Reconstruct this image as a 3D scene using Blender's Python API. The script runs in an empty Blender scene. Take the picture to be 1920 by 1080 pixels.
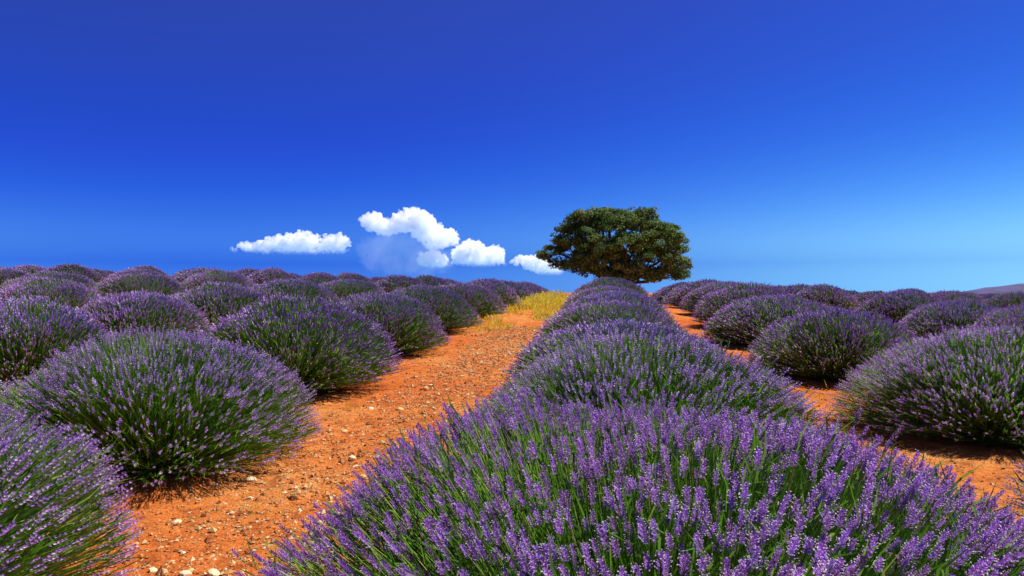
import bpy, math, random
import numpy as np

R = math.radians
rng = np.random.default_rng(7)
random.seed(7)
S = bpy.context.scene
COL = S.collection

# ------------------------------------------------------------------ camera
CAM_H = 1.2
YAW = math.atan(180 / 1400)                 # rows run along +Y, camera looks a little left of them
cam = bpy.data.objects.new('camera', bpy.data.cameras.new('camera'))
COL.objects.link(cam)
cam.location = (0, 0, CAM_H)
cam.rotation_euler = (R(90 + 0.33), 0, YAW)
cam.data.sensor_width = 36
cam.data.lens = 36 * 1400 / 1920
cam.data.clip_start = 0.02
cam.data.clip_end = 60000
S.camera = cam

# ------------------------------------------------------------------ sky, sun, exposure
SUN_EL, SUN_AZ = 59, 65
world = bpy.data.worlds.new('World')
S.world = world
world.use_nodes = True
wn, wl = world.node_tree.nodes, world.node_tree.links
bg = wn['Background']
sky = wn.new('ShaderNodeTexSky')
sky.sky_type = 'NISHITA'
sky.sun_disc = False
sky.sun_elevation = R(SUN_EL)
sky.sun_rotation = R(SUN_AZ)
sky.altitude = 1200
sky.air_density = 1.0
sky.dust_density = 0.3
sky.ozone_density = 3.0
sep = wn.new('ShaderNodeSeparateColor'); sep.mode = 'HSV'
com = wn.new('ShaderNodeCombineColor'); com.mode = 'HSV'
wl.new(sky.outputs[0], sep.inputs[0])
# clean dry air: the murky band of the lowest two degrees is left out all round the horizon
geo = wn.new('ShaderNodeTexCoord')
sv = wn.new('ShaderNodeSeparateXYZ'); cv = wn.new('ShaderNodeCombineXYZ')
mx = wn.new('ShaderNodeMath'); mx.operation = 'SMOOTH_MAX'; mx.inputs[1].default_value = .034; mx.inputs[2].default_value = .04
wl.new(geo.outputs['Generated'], sv.inputs[0]); wl.new(sv.outputs[2], mx.inputs[0])
wl.new(sv.outputs[0], cv.inputs[0]); wl.new(sv.outputs[1], cv.inputs[1]); wl.new(mx.outputs[0], cv.inputs[2])
wl.new(cv.outputs[0], sky.inputs[0])


def wmath(op, a, b):
    m = wn.new('ShaderNodeMath'); m.operation = op
    for i_, x_ in enumerate((a, b)):
        if isinstance(x_, (int, float)): m.inputs[i_].default_value = x_
        else: wl.new(x_, m.inputs[i_])
    return m.outputs[0]


def grade(c0, cs, cv, csv, lo, hi):
    """deep polarised-looking blue: hue and saturation of the graded sky from those of the physical one"""
    sm = wn.new('ShaderNodeMath'); sm.operation = 'SMOOTH_MAX'; sm.inputs[1].default_value = .28; sm.inputs[2].default_value = .2
    wl.new(sep.outputs[1], sm.inputs[0]); sat_in = sm.outputs[0]
    a_ = wmath('ADD', wmath('MULTIPLY', sat_in, cs), c0)
    b_ = wmath('MULTIPLY', sep.outputs[2], cv)
    c_ = wmath('MULTIPLY', wmath('MULTIPLY', sat_in, sep.outputs[2]), csv)
    return wmath('MINIMUM', wmath('MAXIMUM', wmath('ADD', wmath('ADD', a_, b_), c_), lo), hi)


wl.new(grade(1.0091, -.4851, -.0581, .0767, .582, .651), com.inputs[0])
wl.new(grade(2.45, -2.2665, -.2339, .3557, .70, .97), com.inputs[1])
pw = wn.new('ShaderNodeMath'); pw.operation = 'POWER'; pw.inputs[1].default_value = 1.35
wl.new(sep.outputs[2], pw.inputs[0])
ml = wn.new('ShaderNodeMath'); ml.operation = 'MULTIPLY'; ml.inputs[1].default_value = 0.515
wl.new(pw.outputs[0], ml.inputs[0])
wl.new(ml.outputs[0], com.inputs[2])
wl.new(com.outputs[0], bg.inputs['Color'])
bg.inputs['Strength'].default_value = 0.1

sun = bpy.data.objects.new('sun', bpy.data.lights.new('sun', 'SUN'))
COL.objects.link(sun)
sun.data.energy = 5.0
sun.data.angle = R(0.5)
sun.data.color = (1.0, 0.95, 0.86)
sun.rotation_euler = (R(90 - SUN_EL), 0, R(180 - SUN_AZ))

S.view_settings.view_transform = 'Standard'
S.view_settings.look = 'None'
S.view_settings.exposure = 0.32
S.view_settings.gamma = 1
S.view_settings.use_curve_mapping = False
S.render.engine = 'CYCLES'
S.cycles.max_bounces = 40
S.cycles.diffuse_bounces = 7
S.cycles.glossy_bounces = 2
S.cycles.volume_bounces = 32
S.cycles.transparent_max_bounces = 16
S.cycles.volume_step_rate = 0.35
S.cycles.volume_max_steps = 512


# ------------------------------------------------------------------ helpers
def tag(o, label=None, cat=None, group=None, kind=None):
    if label: o['label'] = label
    if cat: o['category'] = cat
    if group: o['group'] = group
    if kind: o['kind'] = kind
    return o


def mesh(name, v, f, mats, tint=None, mi=None, smooth=False):
    """mesh from an (n,3) vertex array and an (m,3) triangle array"""
    v = np.asarray(v, np.float32); f = np.asarray(f, np.int32)
    me = bpy.data.meshes.new(name)
    me.vertices.add(len(v)); me.vertices.foreach_set('co', v.ravel())
    k = f.shape[1]
    me.loops.add(f.size); me.loops.foreach_set('vertex_index', f.ravel())
    me.polygons.add(len(f))
    me.polygons.foreach_set('loop_start', np.arange(0, f.size, k, dtype=np.int32))
    for m in (mats if isinstance(mats, (list, tuple)) else [mats]):
        me.materials.append(m)
    if mi is not None:
        me.polygons.foreach_set('material_index', np.asarray(mi, np.int32))
    if tint is not None:
        a = me.attributes.new('tint', 'FLOAT', 'FACE')
        a.data.foreach_set('value', np.asarray(tint, np.float32))
    me.polygons.foreach_set('use_smooth', np.full(len(f), smooth, dtype=bool))
    me.update()
    me.validate()
    return me


def link(name, data, parent=None, loc=None):
    o = bpy.data.objects.new(name, data)
    COL.objects.link(o)
    if parent is not None: o.parent = parent
    if loc is not None: o.location = loc
    return o


class Geo:
    """collects triangle blocks with a tint and a material slot"""
    def __init__(s): s.v, s.f, s.t, s.m, s.n = [], [], [], [], 0
    def add(s, v, f, t=None, m=0):
        v = np.asarray(v, float).reshape(-1, 3); f = np.asarray(f).reshape(-1, 3)
        s.v.append(v); s.f.append(f + s.n); s.n += len(v)
        s.t.append(np.full(len(f), 0.5) if t is None else np.broadcast_to(t, len(f)))
        s.m.append(np.full(len(f), m, int))
    def out(s):
        return np.concatenate(s.v), np.concatenate(s.f), np.concatenate(s.t), np.concatenate(s.m)


def norm(a):
    return a / np.maximum(np.linalg.norm(a, axis=-1, keepdims=True), 1e-9)


def frames(d, roll=None):
    d = norm(d)
    h = np.where(np.abs(d[:, 2:3]) < 0.9, np.array([[0, 0, 1.0]]), np.array([[1.0, 0, 0]]))
    x = norm(np.cross(h, d)); y = np.cross(d, x)
    if roll is not None:
        c, s_ = np.cos(roll)[:, None], np.sin(roll)[:, None]
        x, y = x * c + y * s_, y * c - x * s_
    return x, y, d


_perm = np.random.default_rng(3).random((64, 64, 64))


def noise3(p):
    p = np.asarray(p, float); i = np.floor(p).astype(int); f = p - i
    f = f * f * (3 - 2 * f); r = 0
    for dx in (0, 1):
        for dy in (0, 1):
            for dz in (0, 1):
                w = (f[..., 0] if dx else 1 - f[..., 0]) * (f[..., 1] if dy else 1 - f[..., 1]) * (f[..., 2] if dz else 1 - f[..., 2])
                r = r + w * _perm[(i[..., 0] + dx) % 64, (i[..., 1] + dy) % 64, (i[..., 2] + dz) % 64]
    return r


def fbm(p, o=4):
    r, a = 0, 0.5
    for k in range(o):
        r = r + a * noise3(np.asarray(p) * 2 ** k + 7.3 * k); a *= 0.5
    return r / (1 - 0.5 ** o)


# ------------------------------------------------------------------ materials
def mat(name):
    m = bpy.data.materials.new(name); m.use_nodes = True
    return m, m.node_tree.nodes, m.node_tree.links, m.node_tree.nodes['Principled BSDF']


def ramp(n, stops):
    r = n.new('ShaderNodeValToRGB'); e = r.color_ramp.elements
    while len(e) < len(stops): e.new(0.5)
    for k, (p, c) in enumerate(stops):
        e[k].position = p; e[k].color = (*c, 1)
    return r


def plant_mat(name, stops, rough=0.6, trans=0.25, vary=0.25, sat_vary=0.0):
    m, n, l, p = mat(name)
    at = n.new('ShaderNodeAttribute'); at.attribute_name = 'tint'
    r = ramp(n, stops); l.new(at.outputs['Fac'], r.inputs[0])
    oi = n.new('ShaderNodeObjectInfo')
    mr = n.new('ShaderNodeMapRange'); mr.inputs[3].default_value = 1 - vary; mr.inputs[4].default_value = 1 + vary
    l.new(oi.outputs['Random'], mr.inputs[0])
    hs = n.new('ShaderNodeHueSaturation'); l.new(r.outputs[0], hs.inputs['Color']); l.new(mr.outputs[0], hs.inputs['Value'])
    if sat_vary:
        mh = n.new('ShaderNodeMapRange'); mh.inputs[3].default_value = 0.5 - sat_vary; mh.inputs[4].default_value = 0.5 + sat_vary
        mm = n.new('ShaderNodeMath'); mm.operation = 'FRACT'
        mx = n.new('ShaderNodeMath'); mx.operation = 'MULTIPLY'; mx.inputs[1].default_value = 7.13
        l.new(oi.outputs['Random'], mx.inputs[0]); l.new(mx.outputs[0], mm.inputs[0]); l.new(mm.outputs[0], mh.inputs[0])
        l.new(mh.outputs[0], hs.inputs['Hue'])
    l.new(hs.outputs[0], p.inputs['Base Color'])
    p.inputs['Roughness'].default_value = rough
    p.inputs['Specular IOR Level'].default_value = 0.25
    tr = n.new('ShaderNodeBsdfTranslucent'); l.new(hs.outputs[0], tr.inputs[0])
    mix = n.new('ShaderNodeMixShader'); mix.inputs[0].default_value = trans
    l.new(p.outputs[0], mix.inputs[1]); l.new(tr.outputs[0], mix.inputs[2])
    l.new(mix.outputs[0], n['Material Output'].inputs['Surface'])
    return m


M_FLOWER = plant_mat('lavender_flower', [
    (0.0, (0.26, 0.17, 0.18)), (0.22, (0.35, 0.14, 0.55)), (0.5, (0.50, 0.21, 0.78)),
    (0.74, (0.58, 0.37, 0.72)), (0.9, (0.76, 0.61, 0.78)), (1.0, (0.90, 0.82, 0.86))], 0.7, 0.33, 0.14, 0.014)
M_STEM = plant_mat('lavender_stem', [
    (0.0, (0.11, 0.27, 0.02)), (0.5, (0.22, 0.42, 0.04)), (0.8, (0.42, 0.42, 0.14)), (1.0, (0.52, 0.44, 0.24))], 0.55, 0.35, 0.15)
M_LEAF = plant_mat('lavender_leaf', [
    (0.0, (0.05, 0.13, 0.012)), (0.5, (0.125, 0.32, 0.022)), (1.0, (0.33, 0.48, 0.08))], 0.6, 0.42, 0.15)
M_TREELEAF = plant_mat('tree_leaf', [
    (0.0, (0.03, 0.08, 0.018)), (0.45, (0.085, 0.175, 0.03)), (0.8, (0.19, 0.29, 0.05)), (1.0, (0.40, 0.42, 0.11))], 0.6, 0.45, 0.0)
M_YELLOW = plant_mat('dry_grass', [
    (0.0, (0.30, 0.38, 0.03)), (0.35, (0.66, 0.60, 0.035)), (0.75, (0.84, 0.70, 0.05)), (1.0, (0.90, 0.80, 0.34))], 0.6, 0.4, 0.0)
M_STONE = plant_mat('stone', [
    (0.0, (0.16, 0.05, 0.02)), (0.25, (0.48, 0.15, 0.04)), (0.6, (0.62, 0.29, 0.09)), (0.85, (0.70, 0.48, 0.2)), (1.0, (0.80, 0.68, 0.42))], 0.85, 0.0, 0.2)


def make_soil():
    m, n, l, p = mat('orange_soil')
    tc = n.new('ShaderNodeTexCoord')
    def nz(scale, detail=6, rough=0.6):
        t = n.new('ShaderNodeTexNoise'); t.inputs['Scale'].default_value = scale
        t.inputs['Detail'].default_value = detail; t.inputs['Roughness'].default_value = rough
        l.new(tc.outputs['Object'], t.inputs['Vector']); return t
    a, b, c = nz(0.55), nz(7), nz(60, 4, 0.7)
    r1 = ramp(n, [(0.3, (0.54, 0.115, 0.022)), (0.5, (0.63, 0.175, 0.034)), (0.7, (0.66, 0.28, 0.075))])
    l.new(a.outputs[0], r1.inputs[0])
    r2 = ramp(n, [(0.3, (0.42, 0.30, 0.25)), (0.48, (0.9, 0.85, 0.8)), (0.68, (1.2, 1.2, 1.1))])
    l.new(b.outputs[0], r2.inputs[0])
    r3 = ramp(n, [(0.3, (0.45, 0.36, 0.3)), (0.46, (0.95, 0.9, 0.85)), (0.7, (1.5, 1.8, 2.2))])
    l.new(c.outputs[0], r3.inputs[0])
    x1 = n.new('ShaderNodeMix'); x1.data_type = 'RGBA'; x1.blend_type = 'MULTIPLY'; x1.inputs[0].default_value = 0.85
    l.new(r1.outputs[0], x1.inputs[6]); l.new(r2.outputs[0], x1.inputs[7])
    x2 = n.new('ShaderNodeMix'); x2.data_type = 'RGBA'; x2.blend_type = 'MULTIPLY'; x2.inputs[0].default_value = 0.8
    l.new(x1.outputs[2], x2.inputs[6]); l.new(r3.outputs[0], x2.inputs[7])
    l.new(x2.outputs[2], p.inputs['Base Color'])
    p.inputs['Roughness'].default_value = 0.95
    p.inputs['Specular IOR Level'].default_value = 0.1
    ad = n.new('ShaderNodeMath'); ad.operation = 'ADD'
    l.new(b.outputs[0], ad.inputs[0]); l.new(c.outputs[0], ad.inputs[1])
    bp = n.new('ShaderNodeBump'); bp.inputs['Strength'].default_value = 1.0; bp.inputs['Distance'].default_value = 0.02
    l.new(ad.outputs[0], bp.inputs['Height']); l.new(bp.outputs[0], p.inputs['Normal'])
    return m


M_SOIL = make_soil()

mb, n, l, p = mat('bark')
t = n.new('ShaderNodeTexNoise'); t.inputs['Scale'].default_value = 6; t.inputs['Detail'].default_value = 6
r = ramp(n, [(0.3, (0.035, 0.022, 0.014)), (0.7, (0.13, 0.085, 0.055))])
l.new(t.outputs[0], r.inputs[0]); l.new(r.outputs[0], p.inputs['Base Color']); p.inputs['Roughness'].default_value = 0.9
M_BARK = mb


# ------------------------------------------------------------------ terrain
_vv = np.linspace(-50, 400, 4501)
_c = np.interp(_vv, [-50, 0, 4, 7.7, 10.9, 14.1, 17.3, 20, 23, 27, 32, 37, 45, 60, 90, 140, 220],
               [0, 0, 0, .09, .23, .39, .57, .70, .78, .78, .72, .62, .46, .22, -.9, -2.6, -3.2])
_k = np.exp(-np.linspace(-2.5, 2.5, 31) ** 2); _k /= _k.sum()
_c = np.convolve(np.pad(_c, 15, mode='edge'), _k, 'valid')


def hz(u, v):
    """height of the ground"""
    u = np.asarray(u, float); v = np.asarray(v, float)
    z = np.interp(v, _vv, _c)
    s = np.clip((v - 2.5) / 6, 0, 1); s = s * s * (3 - 2 * s)
    fall = np.clip((150 - v) / 100, 0, 1)
    left = np.interp(-u, [0, 3.2, 6.6, 9.8, 16, 30, 60, 150, 400], [0, .0, .15, .30, .48, .62, .75, .5, 0])
    right = np.interp(u, [0, 1, 3, 6.2, 10, 14, 30, 60, 300], [0, 0, -.05, -.17, -.33, -.45, -.5, -.5, 0])
    return z + (left + right) * s * fall


def axis(pts):
    out = [pts[0][0]]
    for (a, b, st) in pts:
        k = max(1, int(round((b - a) / st))); out += list(np.linspace(a, b, k + 1)[1:])
    return np.array(out)


xs = axis([(-4000, -400, 600), (-400, -60, 40), (-60, -14, 2), (-14, -4.4, .25), (-4.4, 4.2, .05), (4.2, 14, .25), (14, 60, 2), (60, 400, 40), (400, 4000, 600)])
ys = axis([(-300, -6, 42), (-6, 1.5, .3), (1.5, 13, .055), (13, 26, .13), (26, 70, 1), (70, 260, 10), (260, 1000, 120), (1000, 6000, 1000)])
X, Y = np.meshgrid(xs, ys)
Z = hz(X, Y)
near = (np.abs(X) < 6) & (Y > 0) & (Y < 27)
P = np.stack([X, Y, X * 0], -1)
rel = (fbm(P * 1.1, 3) - .5) * .05 + (fbm(P * 7, 3) - .5) * .028 + (noise3(P * 28) - .5) * .012
Z = Z + np.where(near, rel, 0)
nx, ny = len(xs), len(ys)
I = np.arange(nx * ny).reshape(ny, nx)
quads = np.stack([I[:-1, :-1], I[:-1, 1:], I[1:, 1:], I[1:, :-1]], -1).reshape(-1, 4)
ground = link('ground', mesh('ground', np.stack([X, Y, Z], -1).reshape(-1, 3), quads, M_SOIL, smooth=True))
tag(ground, 'orange red soil of the lavender field', kind='structure')


# ------------------------------------------------------------------ lavender bush builder
TETRA = np.array([[0, 1, 3], [1, 2, 3], [2, 0, 3]])


def spike_template(lod, seed):
    """unit flower spike along +Z, length 1, radius about 0.17; returns v, f, tint"""
    g = Geo(); q = np.random.default_rng(seed)
    if lod == 0:                                   # whorls of calyces with open corollas
        levels = [0.0, .24, .38, .52, .66, .79, .90]
        for k, z in enumerate(levels):
            if k == 0 and q.random() < .35: continue
            nf = 5 if k < 6 else 4
            rad = .16 * (1 - .5 * max(0, z - .45) / .55) * q.uniform(.85, 1.1)
            for j in range(nf):
                a = 2 * math.pi * (j + .5 * (k % 2)) / nf + q.normal(0, .15)
                ca, sa = math.cos(a), math.sin(a)
                out = np.array([ca, sa, 0]); side = np.array([-sa, ca, 0]); up = np.array([0, 0, 1.])
                b = out * .02 + up * (z + q.normal(0, .01))
                mid = b + out * rad * .75 + up * .055
                tip = b + out * rad * q.uniform(.95, 1.25) + up * q.uniform(.10, .16)
                w = .055
                tn = q.uniform(.05, .72)
                g.add([b - up * .02, mid + side * w, mid - side * w, tip], [[0, 1, 2], [1, 3, 2]], tn)
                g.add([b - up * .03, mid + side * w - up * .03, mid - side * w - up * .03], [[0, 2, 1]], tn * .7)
                if q.random() < .5:               # open lips, paler
                    d1 = norm((out + up * .3 + side * q.normal(0, .5))[None])[0]
                    g.add([tip, tip + d1 * .075 + side * .05, tip + d1 * .085 - side * .04], [[0, 1, 2]], q.uniform(.75, 1))
    elif lod == 1:
        levels = [0.0, .30, .55, .79]
        for k, z in enumerate(levels):
            nf = 4
            rad = .17 * (1 - .45 * max(0, z - .4) / .6) * q.uniform(.85, 1.15)
            for j in range(nf):
                a = 2 * math.pi * (j + .5 * (k % 2)) / nf + q.normal(0, .2)
                ca, sa = math.cos(a), math.sin(a)
                out = np.array([ca, sa, 0]); side = np.array([-sa, ca, 0]); up = np.array([0, 0, 1.])
                b = up * z
                tip = b + out * rad * 1.15 + up * .17
                mid = b + out * rad * .7 + up * .05
                g.add([b - up * .02, mid + side * .075, mid - side * .075, tip], [[0, 1, 2], [1, 3, 2]], q.uniform(.05, 1.0))
    elif lod == 2:
        for z0, z1, rd in ((0, .5, .15), (.38, 1, .16)):
            a0 = q.uniform(0, 6)
            zm = z0 + (z1 - z0) * .4
            ring = [[rd * math.cos(a0 + k * 2.0944), rd * math.sin(a0 + k * 2.0944), zm] for k in range(3)]
            v = ring + [[0, 0, z0], [0, 0, z1]]
            for k in range(3):
                k2 = (k + 1) % 3
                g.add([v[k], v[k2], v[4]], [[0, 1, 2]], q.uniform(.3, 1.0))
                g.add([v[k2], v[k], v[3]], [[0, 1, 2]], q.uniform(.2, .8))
    else:
        a0 = q.uniform(0, 6)
        ring = [[.2 * math.cos(a0 + k * 2.0944), .2 * math.sin(a0 + k * 2.0944), .35] for k in range(3)]
        for k in range(3):
            k2 = (k + 1) % 3
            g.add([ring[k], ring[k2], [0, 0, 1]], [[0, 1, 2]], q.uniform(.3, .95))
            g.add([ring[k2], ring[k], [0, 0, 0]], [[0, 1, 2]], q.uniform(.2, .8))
    v, f, t, m = g.out()
    return v, f, t


TEMPL = {lod: [spike_template(lod, 50 + lod * 10 + k) for k in range({0: 8, 1: 8, 2: 6, 3: 4}[lod])] for lod in range(4)}


def bush_stalks(seed, n, rad=1.02, hgt=.81):
    """flower stalks fan out from a woody base to a dome; returns base, control and tip points"""
    q = np.random.default_rng(seed)
    k = int(n * 3.4)
    sz = q.uniform(.035, 1, k); az = q.uniform(0, 2 * math.pi, k)
    ch = np.sqrt(1 - sz ** 2)
    d = np.stack([ch * np.cos(az), ch * np.sin(az), sz], -1)
    keep = q.random(k) < (.34 + .70 * np.clip((fbm(d * 4.5 + seed * 3.7, 2) - .3) * 2.4, 0, 1)) * (.27 + .73 * np.clip((sz - .22) / .5, 0, 1))
    d = d[keep][:n]; az = az[keep][:n]; n = len(d)
    low = fbm(d * 1.3 + seed * 11.1, 2) - .5
    rr = 1 + low * .24 + (fbm(d * 7 + seed, 2) - .5) * .08 + q.normal(0, .022, n)
    rr = np.where(q.random(n) < .22, rr * q.uniform(.74, .97, n), rr)
    rr = np.where(q.random(n) < .025, rr * q.uniform(1.02, 1.08, n), rr)
    tip = d * np.array([rad, rad, hgt]) * rr[:, None]
    # flatten the dome's foot a little: lower stalks lift off the ground
    tip[:, 2] += .07 * (1 - d[:, 2]) ** 2 + .02
    br = .30 * rad * np.sqrt(q.random(n)) * (.25 + .75 * np.sqrt(1 - d[:, 2] ** 2))
    ba = az + q.normal(0, .25, n)
    base = np.stack([br * np.cos(ba), br * np.sin(ba), np.full(n, .03)], -1)
    hor = np.stack([np.cos(az), np.sin(az), 0 * az], -1)
    flat = (1 - d[:, 2])[:, None]
    ctrl = base + (tip - base) * .55 + hor * .05 * flat + q.normal(0, .018, (n, 3))
    ctrl[:, 2] -= .03 * flat[:, 0]
    return q, d, base, ctrl, tip


def bez(b, c, t, s):
    return b * (1 - s) ** 2 + c * 2 * s * (1 - s) + t * s ** 2


def bush_parts(seed, n, lod, rad=1.02, hgt=.81, leaves=6000, slen=(.055, .085), stem_r=.0016, blade=.0035, srad=1.0):
    q, d, b, c, tip = bush_stalks(seed, n, rad, hgt)
    n = len(b)
    axisv = norm(norm(tip - c) * .45 + norm(d * np.array([1, 1, 1.1])) * .55 + q.normal(0, .09, (n, 3)) + np.array([0, 0, .04]))
    L = q.uniform(*slen, n)
    # spikes
    gs = Geo()
    T = TEMPL[lod]; pick = q.integers(0, len(T), n)
    fx, fy, fz = frames(axisv, q.uniform(0, 6.28, n))
    bright = q.normal(0, .17, n) - .45 * (q.random(n) < .08)
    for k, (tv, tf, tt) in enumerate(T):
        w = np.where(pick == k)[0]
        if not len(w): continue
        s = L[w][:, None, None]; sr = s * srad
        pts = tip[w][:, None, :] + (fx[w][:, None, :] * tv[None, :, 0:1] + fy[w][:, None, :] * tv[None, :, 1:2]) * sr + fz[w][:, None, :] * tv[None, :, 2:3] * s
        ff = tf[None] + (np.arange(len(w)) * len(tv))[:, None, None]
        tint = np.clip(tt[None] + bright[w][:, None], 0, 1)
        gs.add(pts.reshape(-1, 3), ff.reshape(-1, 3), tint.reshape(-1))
    # stems: three-sided, slightly curved
    gt = Geo()
    rings = {0: [.18, .5, .78, 1.0], 1: [.2, .6, 1.0], 2: [.3, 1.0], 3: [.45, 1.0]}[lod]
    fx2, fy2, _ = frames(tip - b)
    pr = []
    for s in rings:
        ctr = bez(b, c, tip, s)
        if s == 1.0: ctr = tip + axisv * (L * .3)[:, None]
        w = stem_r * (1.25 - .45 * s)
        pr.append(np.stack([ctr + w * (fx2 * math.cos(a) + fy2 * math.sin(a)) for a in (0, 2.094, 4.189)], 1))
    pr = np.stack(pr, 1)                                  # n, ring, 3, xyz
    nr = len(rings); idx = np.arange(n * nr * 3).reshape(n, nr, 3); fs = []
    for r_ in range(nr - 1):
        for k in range(3):
            k2 = (k + 1) % 3
            A, B, C_, D = idx[:, r_, k], idx[:, r_, k2], idx[:, r_ + 1, k2], idx[:, r_ + 1, k]
            fs += [np.stack([A, B, C_], -1), np.stack([A, C_, D], -1)]
    st = np.tile(np.clip(q.normal(.45, .22, n), 0, 1), len(fs))
    gt.add(pr.reshape(-1, 3), np.concatenate(fs), st)
    # foliage: lumpy core of twigs, then narrow leaf blades along the lower stalks
    gl = Geo()
    nu, nv = 28, 9
    uu = np.linspace(0, 2 * math.pi, nu, endpoint=False); vvv = np.linspace(.02, math.pi / 2, nv)
    U, V_ = np.meshgrid(uu, vvv)
    dd = np.stack([np.cos(V_) * np.cos(U), np.cos(V_) * np.sin(U), np.sin(V_)], -1)
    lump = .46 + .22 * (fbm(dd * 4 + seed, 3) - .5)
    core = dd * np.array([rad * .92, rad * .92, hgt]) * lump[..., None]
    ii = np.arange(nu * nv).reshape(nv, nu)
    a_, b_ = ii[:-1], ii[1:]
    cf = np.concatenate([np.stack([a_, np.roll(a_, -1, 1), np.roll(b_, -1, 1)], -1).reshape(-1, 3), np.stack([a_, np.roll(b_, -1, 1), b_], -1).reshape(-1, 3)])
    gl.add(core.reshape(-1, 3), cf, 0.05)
    w = q.integers(0, n, leaves)
    s = q.uniform(.30, 1.0, leaves) ** .85
    s = np.minimum(s, .95)
    p0 = bez(b[w], c[w], tip[w], s[:, None]) + q.normal(0, .012, (leaves, 3))
    dirn = norm(norm(c[w] * 0 + tip[w] - b[w]) + q.normal(0, .22, (leaves, 3)) + np.array([0, 0, .25]))
    ll = q.uniform(.05, .13, leaves)
    lx, ly, _ = frames(dirn, q.uniform(0, 6.28, leaves))
    bw = blade * q.uniform(.7, 1.3, leaves)
    bend = q.normal(0, .012, (leaves, 3))
    v0 = p0 - lx * bw[:, None] * .6; v1 = p0 + lx * bw[:, None] * .6
    mid = p0 + dirn * (ll * .5)[:, None] + bend
    v2 = mid + lx * bw[:, None]; v3 = mid - lx * bw[:, None]
    v4 = p0 + dirn * ll[:, None] - bend * .5
    vs = np.stack([v0, v1, v2, v3, v4], 1)
    base_i = (np.arange(leaves) * 5)[:, None]
    lf = np.concatenate([base_i + np.array([[0, 1, 2]]), base_i + np.array([[0, 2, 3]]), base_i + np.array([[3, 2, 4]])])
    lt = np.tile(np.clip(q.normal(.42, .25, leaves), 0, 1), 3)
    gl.add(vs.reshape(-1, 3), lf, lt)
    return dict(spikes=gs, stems=gt, foliage=gl, tip=tip, axis=axisv, L=L, pick=pick, fx=fx, fy=fy)


def part_meshes(bp):
    out = {}
    for key, m in (('foliage', M_LEAF), ('stems', M_STEM), ('spikes', M_FLOWER)):
        v, f, t, _ = bp[key].out()
        out[key] = mesh(key, v, f, m, t)
    return out


def joined_mesh(bp, name):
    g = Geo()
    for k, key in enumerate(('foliage', 'stems', 'spikes')):
        v, f, t, _ = bp[key].out(); g.add(v, f, t, k)
    v, f, t, m = g.out()
    return mesh(name, v, f, [M_LEAF, M_STEM, M_FLOWER], t, m)


NEAR = [part_meshes(bush_parts(s, 5600, 1, leaves=19000, slen=(.036, .062), stem_r=.0018, blade=.0034, srad=.68)) for s in (11, 12)]
MID = [part_meshes(bush_parts(s, 6000, 2, leaves=12000, slen=(.036, .062), stem_r=.0026, blade=.005, srad=.78)) for s in (21, 22, 23)]
FAR = [joined_mesh(bush_parts(s, 4300, 3, leaves=8000, slen=(.04, .062), stem_r=.004, blade=.009, srad=1.0), 'lavender_bush') for s in (31, 32, 33)]

BUSH_GROUP = 'lavender bushes planted in rows'
ORD = ['', 'first', 'second', 'third', 'fourth', 'fifth', 'sixth', 'seventh', 'eighth', 'ninth', 'tenth', 'eleventh', 'twelfth',
       'thirteenth', 'fourteenth', 'fifteenth', 'sixteenth', 'seventeenth', 'eighteenth', 'nineteenth', 'twentieth']


def place(kind, u, v, rot, sc, scz, label, group=BUSH_GROUP):
    z = float(hz(u, v)) - .01
    if kind == 'far':
        o = link('lavender_bush', FAR[random.randrange(3)])
    else:
        o = bpy.data.objects.new('lavender_bush', None); COL.objects.link(o); o.empty_display_size = .2
        src = (NEAR if kind == 'near' else MID)
        src = src[random.randrange(len(src))]
        for nm, key in (('foliage', 'foliage'), ('flower_stems', 'stems'), ('flower_spikes', 'spikes')):
            c_ = link(nm, src[key], o); c_['kind'] = 'stuff'
    o.location = (u, v, z); o.rotation_euler = (0, 0, rot); o.scale = (sc, sc * random.uniform(.93, 1.07), scz)
    tag(o, label, 'lavender bush', group)
    return o


# --- the nearest bush of the centre row, spike by spike where it is closest to the camera
BP0 = bush_parts(5, 6300, 0, leaves=28000, slen=(.028, .046), stem_r=.0013, blade=.0022, srad=.85)
C0 = bpy.data.objects.new('lavender_bush', None); COL.objects.link(C0); C0.empty_display_size = .2
C0U, C0V = 0.14, 1.95
C0.location = (C0U, C0V, float(hz(C0U, C0V)) - .01); C0.scale = (1.12, 1.12, 1.04)
tag(C0, 'largest lavender bush filling the bottom of the view, bright green stems between its flower spikes', 'lavender bush', BUSH_GROUP)
pm = part_meshes(BP0)
wt = BP0['tip'] * np.array(C0.scale) + np.array(C0.location)
dv = wt - np.array([0, 0, CAM_H])
fwd = np.array([-math.sin(YAW), math.cos(YAW), 0]); rgt = np.array([math.cos(YAW), math.sin(YAW), 0])
dep = dv @ fwd; px = 960 + 1400 * (dv @ rgt) / np.maximum(dep, .05); py = 548 - 1400 * dv[:, 2] / np.maximum(dep, .05)
vis = (dep > .3) & (px > 10) & (px < 1910) & (py < 1075)
order = np.argsort(np.where(vis, dep, 99))[:300]
single = np.zeros(len(wt), bool); single[order] = True
tm = [mesh('flower_spike', v, f, M_FLOWER, t) for v, f, t in TEMPL[0]]
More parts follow.
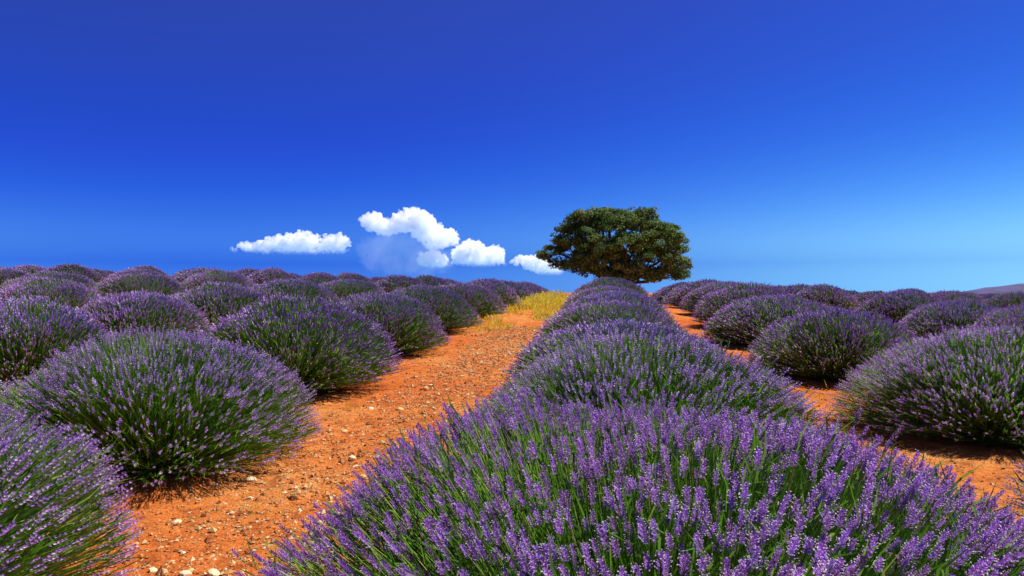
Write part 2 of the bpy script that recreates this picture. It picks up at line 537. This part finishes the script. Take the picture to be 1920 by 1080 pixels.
# the remaining spikes stay joined
gs = Geo()
for k, (tv, tf, tt) in enumerate(TEMPL[0]):
    w = np.where((BP0['pick'] == k) & ~single)[0]
    s = BP0['L'][w][:, None, None]
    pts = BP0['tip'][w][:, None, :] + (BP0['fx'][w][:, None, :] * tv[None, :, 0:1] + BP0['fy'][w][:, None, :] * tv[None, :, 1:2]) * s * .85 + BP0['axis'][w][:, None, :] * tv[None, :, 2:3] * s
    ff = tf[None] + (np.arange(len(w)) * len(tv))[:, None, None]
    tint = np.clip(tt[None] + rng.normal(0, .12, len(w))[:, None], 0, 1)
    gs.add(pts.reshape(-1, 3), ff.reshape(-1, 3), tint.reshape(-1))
v_, f_, t_, _ = gs.out()
for nm, me in (('foliage', pm['foliage']), ('flower_stems', pm['stems']), ('flower_spikes', mesh('flower_spikes', v_, f_, M_FLOWER, t_))):
    c_ = link(nm, me, C0); c_['kind'] = 'stuff'
from mathutils import Matrix
for i in order:
    o = link('flower_spike', tm[BP0['pick'][i]], C0)
    s = float(BP0['L'][i]); x, y, z = BP0['fx'][i] * s * .85, BP0['fy'][i] * s * .85, BP0['axis'][i] * s; t0 = BP0['tip'][i]
    o.matrix_local = Matrix(((x[0], y[0], z[0], t0[0]), (x[1], y[1], z[1], t0[1]), (x[2], y[2], z[2], t0[2]), (0, 0, 0, 1)))

# --- all other bushes: rows about 3.2 m apart, a bush every 3.2 m
ROWS = {0: (0.05, 4.9), -1: (-3.45, 1.75), 1: (2.88, 3.45), -2: (-6.65, 1.2), 2: (6.2, 3.3), -3: (-9.75, 2.1)}
FIX = {(-1, 0): (-2.80, 2.02), (-1, 1): (-3.12, 4.85), (-1, 2): (-3.55, 8.0), (-1, 3): (-3.56, 11.3), (-1, 4): (-3.6, 14.6),
       (1, 0): (2.85, 3.25), (1, 1): (3.14, 6.6), (1, 2): (2.87, 9.85), (-2, 2): (-5.98, 7.0), (-2, 3): (-6.55, 9.65), (-2, 4): (-6.6, 12.0), (-2, 5): (-6.6, 14.8), (-2, 6): (-6.6, 18.2),
       (-3, 3): (-9.7, 11.8), (-3, 4): (-9.7, 14.6), (2, 2): (6.25, 9.3), (2, 3): (6.15, 11.6), (2, 4): (6.13, 14.0), (2, 5): (6.16, 16.7),
       (0, 0): (0.17, 4.95), (0, 1): (.14, 8.0),
       (0, 2): (0.10, 11.1), (0, 3): (.08, 14.2), (0, 4): (.05, 17.4)}
SIDE = {0: 'centre row'}
for k_ in range(1, 18):
    SIDE[-k_] = ORD[k_] + ' row left of the wide path'
    SIDE[k_] = ORD[k_] + ' row right of the centre row'
SPECIAL = {(-1, 0): 'lavender bush cut off by the lower left corner, flower spikes leaning over the path',
           (-1, 1): 'broad lavender bush at left with green face, foremost whole bush beside the wide path',
           (1, 1): 'large lavender bush at right edge, dark stems fanning over the narrow path',
           (1, 0): 'lavender bush cut off at the lower right edge, only its spike tips showing'}
BIG = {(-1, 0): (1.07, 1.03), (-1, 2): (1.16, 1.13), (-1, 3): (1.1, 1.08), (-1, 1): (1.06, 1.02), (1, 1): (1.08, 1.0)}
cand = []
for k in range(-16, 14):
    if k in ROWS: u0, v0 = ROWS[k]
    else:
        u0 = 3.2 * k + (.1 if k < 0 else -.1); v0 = 2 + (k * 1.37) % 3.2
    for j in range(0, 19):
        q = np.random.default_rng(1000 + k * 50 + j)
        if (k, j) in FIX: u, v = FIX[(k, j)]
        else: u, v = u0 + q.normal(0, .08), v0 + 3.2 * j + q.normal(0, .12)
        Xc = u * math.cos(YAW) + v * math.sin(YAW); Zc = -u * math.sin(YAW) + v * math.cos(YAW)
        if Zc < .8: continue
        x = 960 + 1400 * Xc / Zc; mrg = 1400 * 1.3 / Zc
        if x < -mrg or x > 1920 + mrg: continue
        cand.append((Zc, k, j, u, v, q))
def hidden(u, v, Zc):
    if Zc < 20: return False
    dist = math.hypot(u, v); t_ = np.arange(4, dist - 1.6, .5) / dist
    line = (hz(u * t_, v * t_) + .66 - CAM_H) / (t_ * dist)
    return (float(hz(u, v)) + .97 - CAM_H) / dist < line.max()


cand = [c_ for c_ in cand if not hidden(c_[3], c_[4], c_[0])]
cand.sort(key=lambda c_: c_[0])
seen = {}
N_IND = 296
for Zc, k, j, u, v, q in cand[:N_IND]:
    seen[k] = seen.get(k, 0) + 1
    o_ = seen[k] + (1 if k == 0 else 0)
    kind = 'near' if Zc < 7 else 'mid' if Zc < 21 else 'far'
    if (k, j) in SPECIAL: lab = SPECIAL[(k, j)]; grp = BUSH_GROUP
    elif k in SIDE:
        lab = '%s lavender bush, %s from the front in the %s' % ('rounded' if kind != 'far' else 'small', ORD[o_], SIDE[k]); grp = BUSH_GROUP
    else:
        sd = 'left of the orange path' if k < 0 else 'right of the tree' if k > 0 else 'in front of the tree'
        lab = 'tiny distant purple lavender bush near the skyline, ' + sd; grp = 'distant lavender bushes ' + sd
    sc = q.uniform(.95, 1.08) * (1.13 if k == 0 else 1.05 if k == 1 else 1.02); scz = q.uniform(.92, 1.07) * (.95 if Zc > 17 else 1)
    bs = BIG.get((k, j))
    if bs: sc, scz = bs
    b_ = place(kind, u, v, q.uniform(0, 6.28), sc, scz, lab, grp)
    if k == 0: b_.rotation_euler.z = math.pi * (j % 2); b_.scale.y = sc * 1.2
# what lies beyond reads as one mass
g = Geo()
fb = bush_parts(41, 420, 3, leaves=300, slen=(.12, .18), stem_r=.01, blade=.02, srad=1.5)
parts = [fb[k].out() for k in ('foliage', 'stems', 'spikes')]
for Zc, k, j, u, v, q in cand[N_IND:]:
    a = q.uniform(0, 6.28); ca, sa = math.cos(a), math.sin(a); rot = np.array([[ca, -sa, 0], [sa, ca, 0], [0, 0, 1]])
    for m_, (pv, pf, pt, _) in enumerate(parts):
        g.add(pv @ rot.T * q.uniform(.95, 1.1) + np.array([u, v, float(hz(u, v))]), pf, pt, m_)
if g.n:
    v_, f_, t_, m_ = g.out()
    far = link('far_lavender', mesh('far_lavender', v_, f_, [M_LEAF, M_STEM, M_FLOWER], t_, m_))
    tag(far, 'purple mass of far lavender rows along the skyline', 'lavender', kind='stuff')
print('bushes', len(cand))

# ------------------------------------------------------------------ far hill on the right
hm, n, l, p = mat('far_hill_lavender')
tc = n.new('ShaderNodeTexCoord'); t = n.new('ShaderNodeTexNoise'); t.inputs['Scale'].default_value = .35; t.inputs['Detail'].default_value = 8
l.new(tc.outputs['Object'], t.inputs['Vector'])
r = ramp(n, [(.35, (.035, .05, .06)), (.5, (.07, .055, .17)), (.7, (.11, .075, .24))])
l.new(t.outputs[0], r.inputs[0]); l.new(r.outputs[0], p.inputs['Base Color']); p.inputs['Roughness'].default_value = .9
hx = np.linspace(-70, 90, 150); hy = np.linspace(-40, 40, 60)
HX, HY = np.meshgrid(hx, hy)
HZ = 6.3 * np.exp(-((HX - 26) / 30) ** 2 - (HY / 20) ** 2) - .4 + .7 * (fbm(np.stack([HX * .25, HY * .25, HX * 0], -1), 4) - .5)
I = np.arange(HX.size).reshape(HX.shape)
qd = np.stack([I[:-1, :-1], I[:-1, 1:], I[1:, 1:], I[1:, :-1]], -1).reshape(-1, 4)
hill = link('hill', mesh('hill', np.stack([HX, HY, HZ], -1).reshape(-1, 3), qd, hm, smooth=True), loc=(60, 150, -2.6))
hill['kind'] = 'structure'

# ------------------------------------------------------------------ gravel and stones on the paths
ICO_V = None


def pebble_verts(q):
    v = np.array([[1, 0, 0], [-1, 0, 0], [0, 1, 0], [0, -1, 0], [0, 0, 1], [0, 0, -1]], float)
    return v * q.uniform(.6, 1.25, (6, 1)) + q.normal(0, .12, (6, 3))


OCT = np.array([[0, 2, 4], [2, 1, 4], [1, 3, 4], [3, 0, 4], [2, 0, 5], [1, 2, 5], [3, 1, 5], [0, 3, 5]])
gq = np.random.default_rng(77)
NP = 44000
vz = 1.6 + 14 * gq.random(NP) ** 1.7
side = gq.random(NP) < .74
uz = np.where(side, gq.normal(-1.72, .46, NP), gq.normal(1.72, .45, NP))
sz = np.exp(gq.normal(math.log(.0056), .5, NP)) * (1 + vz * .05)
sz = np.clip(sz, .003, .03)
zz = hz(uz, vz) + (fbm(np.stack([uz, vz, uz * 0], -1) * 1.1, 3) - .5) * .05 + (fbm(np.stack([uz, vz, uz * 0], -1) * 7, 3) - .5) * .028
shape = [pebble_verts(gq) for _ in range(24)]
g = Geo()
for k in range(24):
    w = np.where(gq.integers(0, 24, NP) == k)[0]
    sc = sz[w][:, None, None] * gq.uniform(.7, 1.3, (len(w), 1, 3)) * np.array([1, 1, .65])
    an = gq.uniform(0, 6.28, len(w)); ca, sa = np.cos(an)[:, None], np.sin(an)[:, None]
    pv = shape[k][None] * sc
    pv = np.stack([pv[..., 0] * ca - pv[..., 1] * sa, pv[..., 0] * sa + pv[..., 1] * ca, pv[..., 2]], -1)
    pv += np.stack([uz[w], vz[w], zz[w] + sz[w] * .25], -1)[:, None, :]
    g.add(pv.reshape(-1, 3), (OCT[None] + (np.arange(len(w)) * 6)[:, None, None]).reshape(-1, 3),
          np.repeat(np.clip(gq.uniform(0, 1, len(w)), 0, 1), 8))
v_, f_, t_, _ = g.out()
gravel = link('gravel', mesh('gravel', v_, f_, M_STONE, t_))
tag(gravel, 'small tan and brown gravel strewn over the orange soil paths', 'gravel', kind='stuff')


def stone_mesh(seed):
    q = np.random.default_rng(seed)
    import bmesh
    bm = bmesh.new(); bmesh.ops.create_icosphere(bm, subdivisions=2, radius=1)
    for v in bm.verts:
        d = np.array(v.co); v.co *= .75 + .6 * float(fbm(d * 1.6 + seed, 3))
        v.co.z *= .6
    me = bpy.data.meshes.new('stone'); bm.to_mesh(me); bm.free()
    me.materials.append(M_STONE)
    a = me.attributes.new('tint', 'FLOAT', 'FACE')
    a.data.foreach_set('value', np.full(len(me.polygons), q.uniform(.75, 1.0), np.float32))
    return me


SM = [stone_mesh(s) for s in range(6)]
SQ = np.random.default_rng(5)
NTH = ['nearest', 'second nearest', 'third nearest', 'fourth nearest', 'fifth nearest', 'sixth nearest', 'seventh nearest', 'eighth nearest',
       'ninth nearest', 'tenth nearest', 'eleventh nearest', 'twelfth nearest', 'thirteenth nearest', 'fourteenth nearest']
for left, cnt in ((True, 14), (False, 5)):
    vs_ = sorted(2.9 + (5.5 if left else 4) * SQ.random(cnt) ** 1.4)
    for i, v in enumerate(vs_):
        u = np.clip(SQ.normal(-1.85, .35), -2.4, -1.3) if left else SQ.normal(1.75, .15)
        o = link('stone', SM[SQ.integers(0, 6)])
        s = SQ.uniform(.02, .036)
        o.location = (u, v, float(hz(u, v)) + s * .15); o.rotation_euler = (SQ.uniform(-.3, .3), SQ.uniform(-.3, .3), SQ.uniform(0, 6.28)); o.scale = (s, s * SQ.uniform(.7, 1), s)
        sd = 'wide left path' if left else 'narrow right path'
        tag(o, NTH[i] + ' pale cream stone lying on the orange soil of the ' + sd, 'stone', 'pale stones on the ' + sd)


# ------------------------------------------------------------------ yellow grass
def grass(name, label, pts, hts, width, seed, heads=.3, tmean=.5):
    q = np.random.default_rng(seed); n_ = len(pts); g = Geo()
    z = hz(pts[:, 0], pts[:, 1])
    p0 = np.stack([pts[:, 0], pts[:, 1], z - .01], -1)
    d = norm(np.stack([q.normal(0, .33, n_), q.normal(0, .33, n_), np.ones(n_)], -1))
    x, y, _ = frames(d, q.uniform(0, 6.28, n_))
    h = hts[:, None]; w = width
    mid = p0 + d * h * .55; tip = p0 + d * h + np.stack([q.normal(0, .08, n_), q.normal(0, .08, n_), -.03 * np.ones(n_)], -1) * h * 2
    vs = np.stack([p0 - x * w, p0 + x * w, mid + x * w * .8, mid - x * w * .8, tip], 1)
    bi = (np.arange(n_) * 5)[:, None]
    f = np.concatenate([bi + np.array([[0, 1, 2]]), bi + np.array([[0, 2, 3]]), bi + np.array([[3, 2, 4]])])
    g.add(vs.reshape(-1, 3), f, np.tile(np.clip(q.normal(tmean, .25, n_), 0, 1), 3))
    k = q.random(n_) < heads; m_ = int(k.sum())
    if m_:
        t = tip[k]; dd = d[k]; xx, yy, _ = frames(dd)
        vs = np.stack([t - dd * .01, t + dd * .03 + xx * w * 2.4, t + dd * .03 - xx * w * 2.4, t + dd * .09, t + dd * .03 + yy * w * 2.4], 1)
        bi = (np.arange(m_) * 5)[:, None]
        f = np.concatenate([bi + np.array([[0, 1, 2]]), bi + np.array([[1, 3, 2]]), bi + np.array([[0, 4, 3]])])
        g.add(vs.reshape(-1, 3), f, np.tile(q.uniform(.5, 1, m_), 3))
    v_, f_, t_, _ = g.out()
    o = link(name, mesh(name, v_, f_, M_YELLOW, t_))
    return tag(o, label, 'grass', kind='stuff')


q = np.random.default_rng(9)
n_ = 14000
pts = np.stack([q.normal(-1.9, .6, n_), 14.6 + 11.5 * q.random(n_) ** .7], -1)
dens = fbm(np.stack([pts[:, 0] * 1.5, pts[:, 1] * .8, pts[:, 0] * 0], -1), 3)
keep = (dens > .45 - .03 * (pts[:, 1] - 18)) & (np.abs(pts[:, 0] + 1.85) < 1.25)
pts = pts[keep]
grass('yellow_grass', 'patch of yellow dry grass growing where the wide path meets the skyline', pts, q.uniform(.09, .26, len(pts)) * (.5 + 1.3 * np.clip((fbm(np.stack([pts[:, 0] * 3, pts[:, 1] * 2, pts[:, 0] * 0], -1), 2) - .3) * 2, 0, 1)) * np.clip(.5 + (pts[:, 1] - 16) * .1, .4, 1.1), .007, 4)
pts = []
for cu, cv, k in ((-1.0, 13.0, 60), (-2.3, 12.2, 50), (-1.3, 16.8, 180), (-2.4, 14.9, 120), (-2.05, 13.6, 50), (-1.4, 15.2, 160), (-2.2, 15.9, 240), (-1.9, 3.95, 26), (-1.35, 4.4, 20), (2.15, 3.2, 70), (1.9, 4.4, 30), (2.1, 8.3, 60), (1.9, 5.5, 30), (-2.5, 6.9, 26)):
    pts.append(np.stack([q.normal(cu, .13, k), q.normal(cv, .13, k)], -1))
pts = np.concatenate(pts)
grass('weeds', 'sparse yellow green weeds sprouting from the orange path edges', pts, q.uniform(.03, .10, len(pts)), .0025, 6, .05, .3)

# ------------------------------------------------------------------ tree
TU, TV = 2.35, 45.0          # on the row beyond the rise
Xc = (1158 - 960) / 1400 * 45
TU = Xc * math.cos(YAW) - 45 * math.sin(YAW); TV = Xc * math.sin(YAW) + 45 * math.cos(YAW)
TZ = float(hz(TU, TV))
tree = bpy.data.objects.new('tree', None); COL.objects.link(tree)
tree.location = (TU, TV, TZ - .02); tree.rotation_euler = (0, 0, YAW)
tag(tree, 'lone broad dark green tree with spreading crown standing on the skyline behind the centre row', 'tree')
# crown lumps: x right, z up in metres above the tree's foot; from the outline at 45 m
PX = 45 / 1400
def lump(px, py, rx, rz, y=0.0, ry=None):
    return ((px - 1158) * PX, y, CAM_H + (548 - py) * PX - TZ, rx * PX, (ry or rx) * PX, rz * PX)
LUMPS = [lump(1172, 412, 46, 24), lump(1205, 408, 28, 17, -.8), lump(1130, 420, 36, 23, .5), lump(1150, 428, 40, 28, -1.6), lump(1078, 432, 20, 19, .4),
         lump(1098, 448, 30, 22, -1.2), lump(1040, 470, 22, 15, .2), lump(1022, 482, 14, 11, .5), lump(1058, 462, 22, 20, -.8), lump(1060, 495, 26, 14, .6),
         lump(1090, 492, 34, 22, -1.2), lump(1120, 470, 38, 28, -2.0), lump(1165, 465, 42, 34, -2.2), lump(1140, 500, 44, 25, -1.5), lump(1180, 500, 44, 25, -1.0),
         lump(1215, 452, 30, 24, .7), lump(1240, 438, 22, 22, 0), lump(1252, 455, 26, 26, -1.2), lump(1268, 470, 22, 24, .2), lump(1225, 482, 34, 26, -1.5),
         lump(1258, 498, 28, 20, -.9), lump(1276, 512, 17, 12, .2), lump(1235, 514, 30, 14, -.7), lump(1205, 520, 34, 12, -.5), lump(1262, 520, 16, 8, -.3),
         lump(1250, 436, 26, 19, -.4), lump(1076, 420, 24, 18, .1), lump(1092, 411, 28, 17, -.5), lump(1058, 438, 18, 18, -.3), lump(1116, 407, 27, 16, -.3), lump(1140, 402, 26, 14, .3), lump(1100, 508, 32, 13, -.7), lump(1128, 515, 26, 10, -1.0), lump(1222, 428, 26, 20, .2), lump(1195, 432, 36, 26, -1.2), lump(1110, 432, 26, 20, -.3),
         lump(1160, 470, 44, 32, 2.0, 50), lump(1110, 460, 34, 24, 2.4), lump(1225, 465, 34, 24, 2.3), lump(1150, 520, 40, 12, -.6)]
tq = np.random.default_rng(3)
PL = []; ND = []
for (cx, cy, cz, rx, ry, rz) in LUMPS:
    vol = rx * ry * rz
    nsub = int(8 + 26 * min(1, vol / .9))
    d = norm(tq.normal(0, 1, (nsub, 3)))
    d[:, 2] = np.where(d[:, 2] < -.5, -d[:, 2], d[:, 2])
    sub = d * (tq.uniform(.45, 1.0, (nsub, 1))) * np.array([rx, ry, rz]) + np.array([cx, cy, cz])
    for sp, sd in zip(sub, d):
        k = tq.integers(42, 100)
        pp = norm(tq.normal(0, 1, (k, 3))) * tq.uniform(.2, 1, (k, 1)) ** .5 * np.array([.34, .34, .22]) * tq.uniform(.75, 1.25)
        PL.append(sp + pp); ND.append(norm(sd * .6 + norm(pp) * .9 + tq.normal(0, .5, (k, 3)) + np.array([0, 0, .35])))
PL = np.concatenate(PL); ND = np.concatenate(ND); nl = len(PL)
x, y, _ = frames(ND, tq.uniform(0, 6.28, nl))
ls = tq.uniform(.05, .10, nl)[:, None]
cup = ND * ls * .25
vs = np.stack([PL - x * ls, PL + y * ls * .55 - cup, PL + x * ls * 1.1, PL - y * ls * .55 - cup], 1)
bi = (np.arange(nl) * 4)[:, None]
f = np.concatenate([bi + np.array([[0, 1, 2]]), bi + np.array([[0, 2, 3]])])
patch = fbm(PL * .9 + 5, 2)
tint = np.clip(.56 + (patch - .5) * .9 + tq.normal(0, .17, nl), 0, 1)
crown = link('crown', mesh('crown', vs.reshape(-1, 3), f, M_TREELEAF, np.tile(tint, 2)), tree)
print('tree leaves', nl)


def tube(g, pts, rad, seg=8):
    pts = np.asarray(pts, float); d = np.gradient(pts, axis=0)
    x, y, _ = frames(d)
    ang = np.linspace(0, 2 * math.pi, seg, endpoint=False)
    v = pts[:, None, :] + np.asarray(rad)[:, None, None] * (x[:, None, :] * np.cos(ang)[None, :, None] + y[:, None, :] * np.sin(ang)[None, :, None])
    n_ = len(pts); ii = np.arange(n_ * seg).reshape(n_, seg); a, b = ii[:-1], ii[1:]
    f = np.concatenate([np.stack([a, np.roll(a, -1, 1), np.roll(b, -1, 1)], -1).reshape(-1, 3), np.stack([a, np.roll(b, -1, 1), b], -1).reshape(-1, 3)])
    g.add(v.reshape(-1, 3), f)


def curve(a, b, sag, k, q):
    t = np.linspace(0, 1, k)[:, None]
    m = (np.array(a) + np.array(b)) / 2 + np.array(sag)
    p_ = np.array(a) * (1 - t) ** 2 + m * 2 * t * (1 - t) + np.array(b) * t ** 2
    p_[1:-1] += q.normal(0, .05, (k - 2, 3))
    return p_


g = Geo()
tube(g, [[0, 0, -.2], [.03, 0, .2], [.0, .05, .7], [-.05, .02, 1.2], [0, 0, 1.6]], [.55, .38, .30, .28, .24], 12)
v_, f_, t_, _ = g.out(); link('trunk', mesh('trunk', v_, f_, M_BARK, smooth=True), tree)
for (cx, cy, cz, rx, ry, rz) in LUMPS[::2]:
    g = Geo()
    st = np.array([0, 0, tq.uniform(.9, 1.6)])
    main = curve(st, (cx, cy, cz), (cx * .12, cy * .1, .25), 8, tq)
    tube(g, main, np.linspace(.13, .03, 8), 7)
    for _ in range(5):
        a = main[tq.integers(4, 8)]
        e = np.array([cx, cy, cz]) + norm(tq.normal(0, 1, (1, 3)))[0] * np.array([rx, ry, rz]) * .85
        tube(g, curve(a, e, (0, 0, .08), 5, tq), np.linspace(.035, .010, 5), 5)
    v_, f_, t_, _ = g.out(); link('limb', mesh('limb', v_, f_, M_BARK, smooth=True), tree)


# ------------------------------------------------------------------ clouds (real volumes, kilometres away)
CD = 9000.0
CP = CD / 1400.0


def cloud_mat(name, dens, base, top, soft, seed, pw_=1.0):
    m = bpy.data.materials.new(name); m.use_nodes = True
    n, l = m.node_tree.nodes, m.node_tree.links
    n.remove(n['Principled BSDF'])
    vs = n.new('ShaderNodeVolumeScatter'); vs.inputs['Color'].default_value = (.955, .94, .965, 1); vs.inputs['Anisotropy'].default_value = .15
    tc = n.new('ShaderNodeTexCoord')
    t = n.new('ShaderNodeTexNoise'); t.inputs['Scale'].default_value = 1 / 38.0; t.inputs['Detail'].default_value = 4; t.inputs['Roughness'].default_value = .6
    mp = n.new('ShaderNodeMapping'); mp.inputs['Location'].default_value = (seed * 311., seed * 97., 0)
    l.new(tc.outputs['Object'], mp.inputs[0]); l.new(mp.outputs[0], t.inputs['Vector'])
    a = n.new('ShaderNodeMapRange'); a.inputs[1].default_value = .42; a.inputs[2].default_value = .60; a.interpolation_type = 'SMOOTHSTEP'
    l.new(t.outputs[0], a.inputs[0])
    sx = n.new('ShaderNodeSeparateXYZ'); l.new(tc.outputs['Object'], sx.inputs[0])
    b = n.new('ShaderNodeMapRange'); b.inputs[1].default_value = base; b.inputs[2].default_value = top
    b.inputs[3].default_value = soft; b.inputs[4].default_value = 1; b.interpolation_type = 'SMOOTHSTEP'
    l.new(sx.outputs[2], b.inputs[0])
    bpw = n.new('ShaderNodeMath'); bpw.operation = 'POWER'; bpw.inputs[1].default_value = pw_; l.new(b.outputs[0], bpw.inputs[0])
    x = n.new('ShaderNodeMath'); x.operation = 'MULTIPLY'; l.new(a.outputs[0], x.inputs[0]); l.new(bpw.outputs[0], x.inputs[1])
    x2 = n.new('ShaderNodeMath'); x2.operation = 'MULTIPLY'; x2.inputs[1].default_value = dens; l.new(x.outputs[0], x2.inputs[0])
    l.new(x2.outputs[0], vs.inputs['Density']); l.new(vs.outputs[0], n['Material Output'].inputs['Volume'])
    return m


def cloud(label, top, base, n=150, dens=.055, soft=.1, seed=1, rmax=20, fade=.5, pw_=1.0):
    """top and base: outline points (px, py) in photo pixels, scaled to metres at the cloud's distance; filled with puffs"""
    import bmesh
    q = np.random.default_rng(seed)
    tx, ty = np.array(top, float).T; bx, by = np.array(base, float).T
    x0, x1 = tx.min(), tx.max()
    cx = (x0 + x1) / 2; cy = by.max()
    bm = bmesh.new()
    made = 0
    while made < n:
        px = q.uniform(x0, x1); a = np.interp(px, tx, ty); b = np.interp(px, bx, by)
        if q.random() > (b - a) / 45 + .25: continue
        py = a + (b - a) * q.random() ** 1.3
        room = min(py - a + 2.0, b - py + 4.0, px - x0 + 2.5, x1 - px + 2.5)
        r_ = min(rmax, max(2.2, room * q.uniform(.75, 1.05)))
        dy = q.normal(0, .35) * (b - a)
        c = Matrix.Translation(((px - cx) * CP, dy * CP, (cy - py) * CP)) @ Matrix.Scale(r_ * CP, 4)
        bmesh.ops.create_icosphere(bm, subdivisions=2, radius=1, matrix=c)
        for _ in range(3):                                     # smaller puffs on its upper side
            d = norm(q.normal(0, 1, (1, 3)))[0]; d[2] = abs(d[2]) * .9 - .1
            o = d * r_ * .85; rr = r_ * q.uniform(.25, .45)
            c2 = Matrix.Translation(((px - cx + o[0]) * CP, (dy + o[1]) * CP, (cy - py + o[2]) * CP)) @ Matrix.Scale(rr * CP, 4)
            bmesh.ops.create_icosphere(bm, subdivisions=1, radius=1, matrix=c2)
        made += 1
    me = bpy.data.meshes.new('cloud'); bm.to_mesh(me); bm.free()
    o = link('cloud', me)
    md = o.modifiers.new('remesh', 'REMESH'); md.mode = 'VOXEL'; md.voxel_size = 11
    dg = bpy.context.evaluated_depsgraph_get()
    me2 = bpy.data.meshes.new_from_object(o.evaluated_get(dg))
    o.modifiers.clear(); o.data = me2; bpy.data.meshes.remove(me)
    me2.name = 'cloud'
    co = np.empty(len(me2.vertices) * 3, np.float32); me2.vertices.foreach_get('co', co); co = co.reshape(-1, 3)
    no = np.array([v.normal for v in me2.vertices])
    amp = np.abs(2 * noise3(co / 62 + seed * 9 + 40) - 1) * 62 + np.abs(2 * noise3(co / 27 + seed * 5 + 40) - 1) * 26 - 34   # billows
    amp *= np.clip((co[:, 2] - co[:, 2].min()) / 90, .3, 1)
    me2.vertices.foreach_set('co', (co + no * amp[:, None]).astype(np.float32).ravel()); me2.update()
    zmin = min(v.co.z for v in me2.vertices); zmax = max(v.co.z for v in me2.vertices)
    me2.materials.clear()
    me2.materials.append(cloud_mat('cloud_vapour', dens, zmin, zmin + (zmax - zmin) * fade, soft, seed, pw_))
    Xc = (cx - 960) * CP
    o.location = (Xc * math.cos(YAW) - CD * math.sin(YAW), Xc * math.sin(YAW) + CD * math.cos(YAW), CAM_H + (548 - cy) * CP)
    o.rotation_euler = (0, 0, YAW)
    tag(o, label, 'cloud', 'clouds low over the field')
    return o


cloud('long flat white cloud farthest left over the field',
      [(432, 464), (450, 459), (475, 453), (510, 445), (545, 440), (567, 432), (588, 440), (620, 443), (640, 440), (656, 448)],
      [(432, 467), (470, 474), (520, 480), (600, 478), (656, 474)], 170, seed=2, soft=.0, pw_=2.0)
tall = cloud('tall billowing white cloud, topmost of the group, two bright crowns',
      [(676, 408), (690, 401), (705, 399), (718, 408), (735, 414), (741, 402), (760, 394), (775, 388), (795, 397), (808, 408), (815, 428), (830, 433), (848, 424), (862, 452)],
      [(676, 418), (700, 432), (735, 442), (748, 430), (770, 433), (790, 452), (805, 470), (835, 463), (862, 457)], 220, seed=3, soft=.12, fade=.45)
foot = cloud('', [(674, 446), (690, 436), (720, 432), (760, 430), (800, 450), (835, 468), (858, 480)], [(674, 478), (705, 510), (780, 520), (858, 508)],
             90, dens=.0004, seed=9, soft=1.0, rmax=42)
for nd in foot.data.materials[0].node_tree.nodes:      # an even thin veil, no billows
    if nd.type == 'MAP_RANGE' and abs(nd.inputs[1].default_value - .42) < 1e-4:
        nd.inputs[1].default_value, nd.inputs[2].default_value = -1.0, -.5
foot.name = 'cloud_foot'
for key in ('label', 'category', 'group'):
    if key in foot: del foot[key]
foot.parent = tall
foot.matrix_parent_inverse = (Matrix.Translation(tall.location) @ Matrix.Rotation(YAW, 4, 'Z')).inverted()
cloud('small round white cloud puff left of the double puffed cloud',
      [(780, 486), (795, 475), (815, 470), (830, 476), (840, 488), (846, 493)], [(780, 494), (810, 505), (846, 498)], 80, seed=4, soft=.0, pw_=2.0)
cloud('double puffed white cloud midway between the tall cloud and the tree',
      [(846, 476), (852, 466), (862, 464), (869, 472), (874, 455), (884, 446), (896, 453), (905, 464), (920, 466), (930, 460), (942, 466), (948, 480)],
      [(846, 495), (890, 503), (948, 500)], 150, seed=5, soft=.0, pw_=2.0)
cloud('white cloud partly hidden behind the left side of the tree crown',
      [(960, 488), (975, 481), (995, 479), (1015, 482), (1035, 491), (1052, 502)], [(960, 492), (985, 500), (1015, 514), (1052, 520)], 110, seed=6, soft=.0, pw_=2.0)
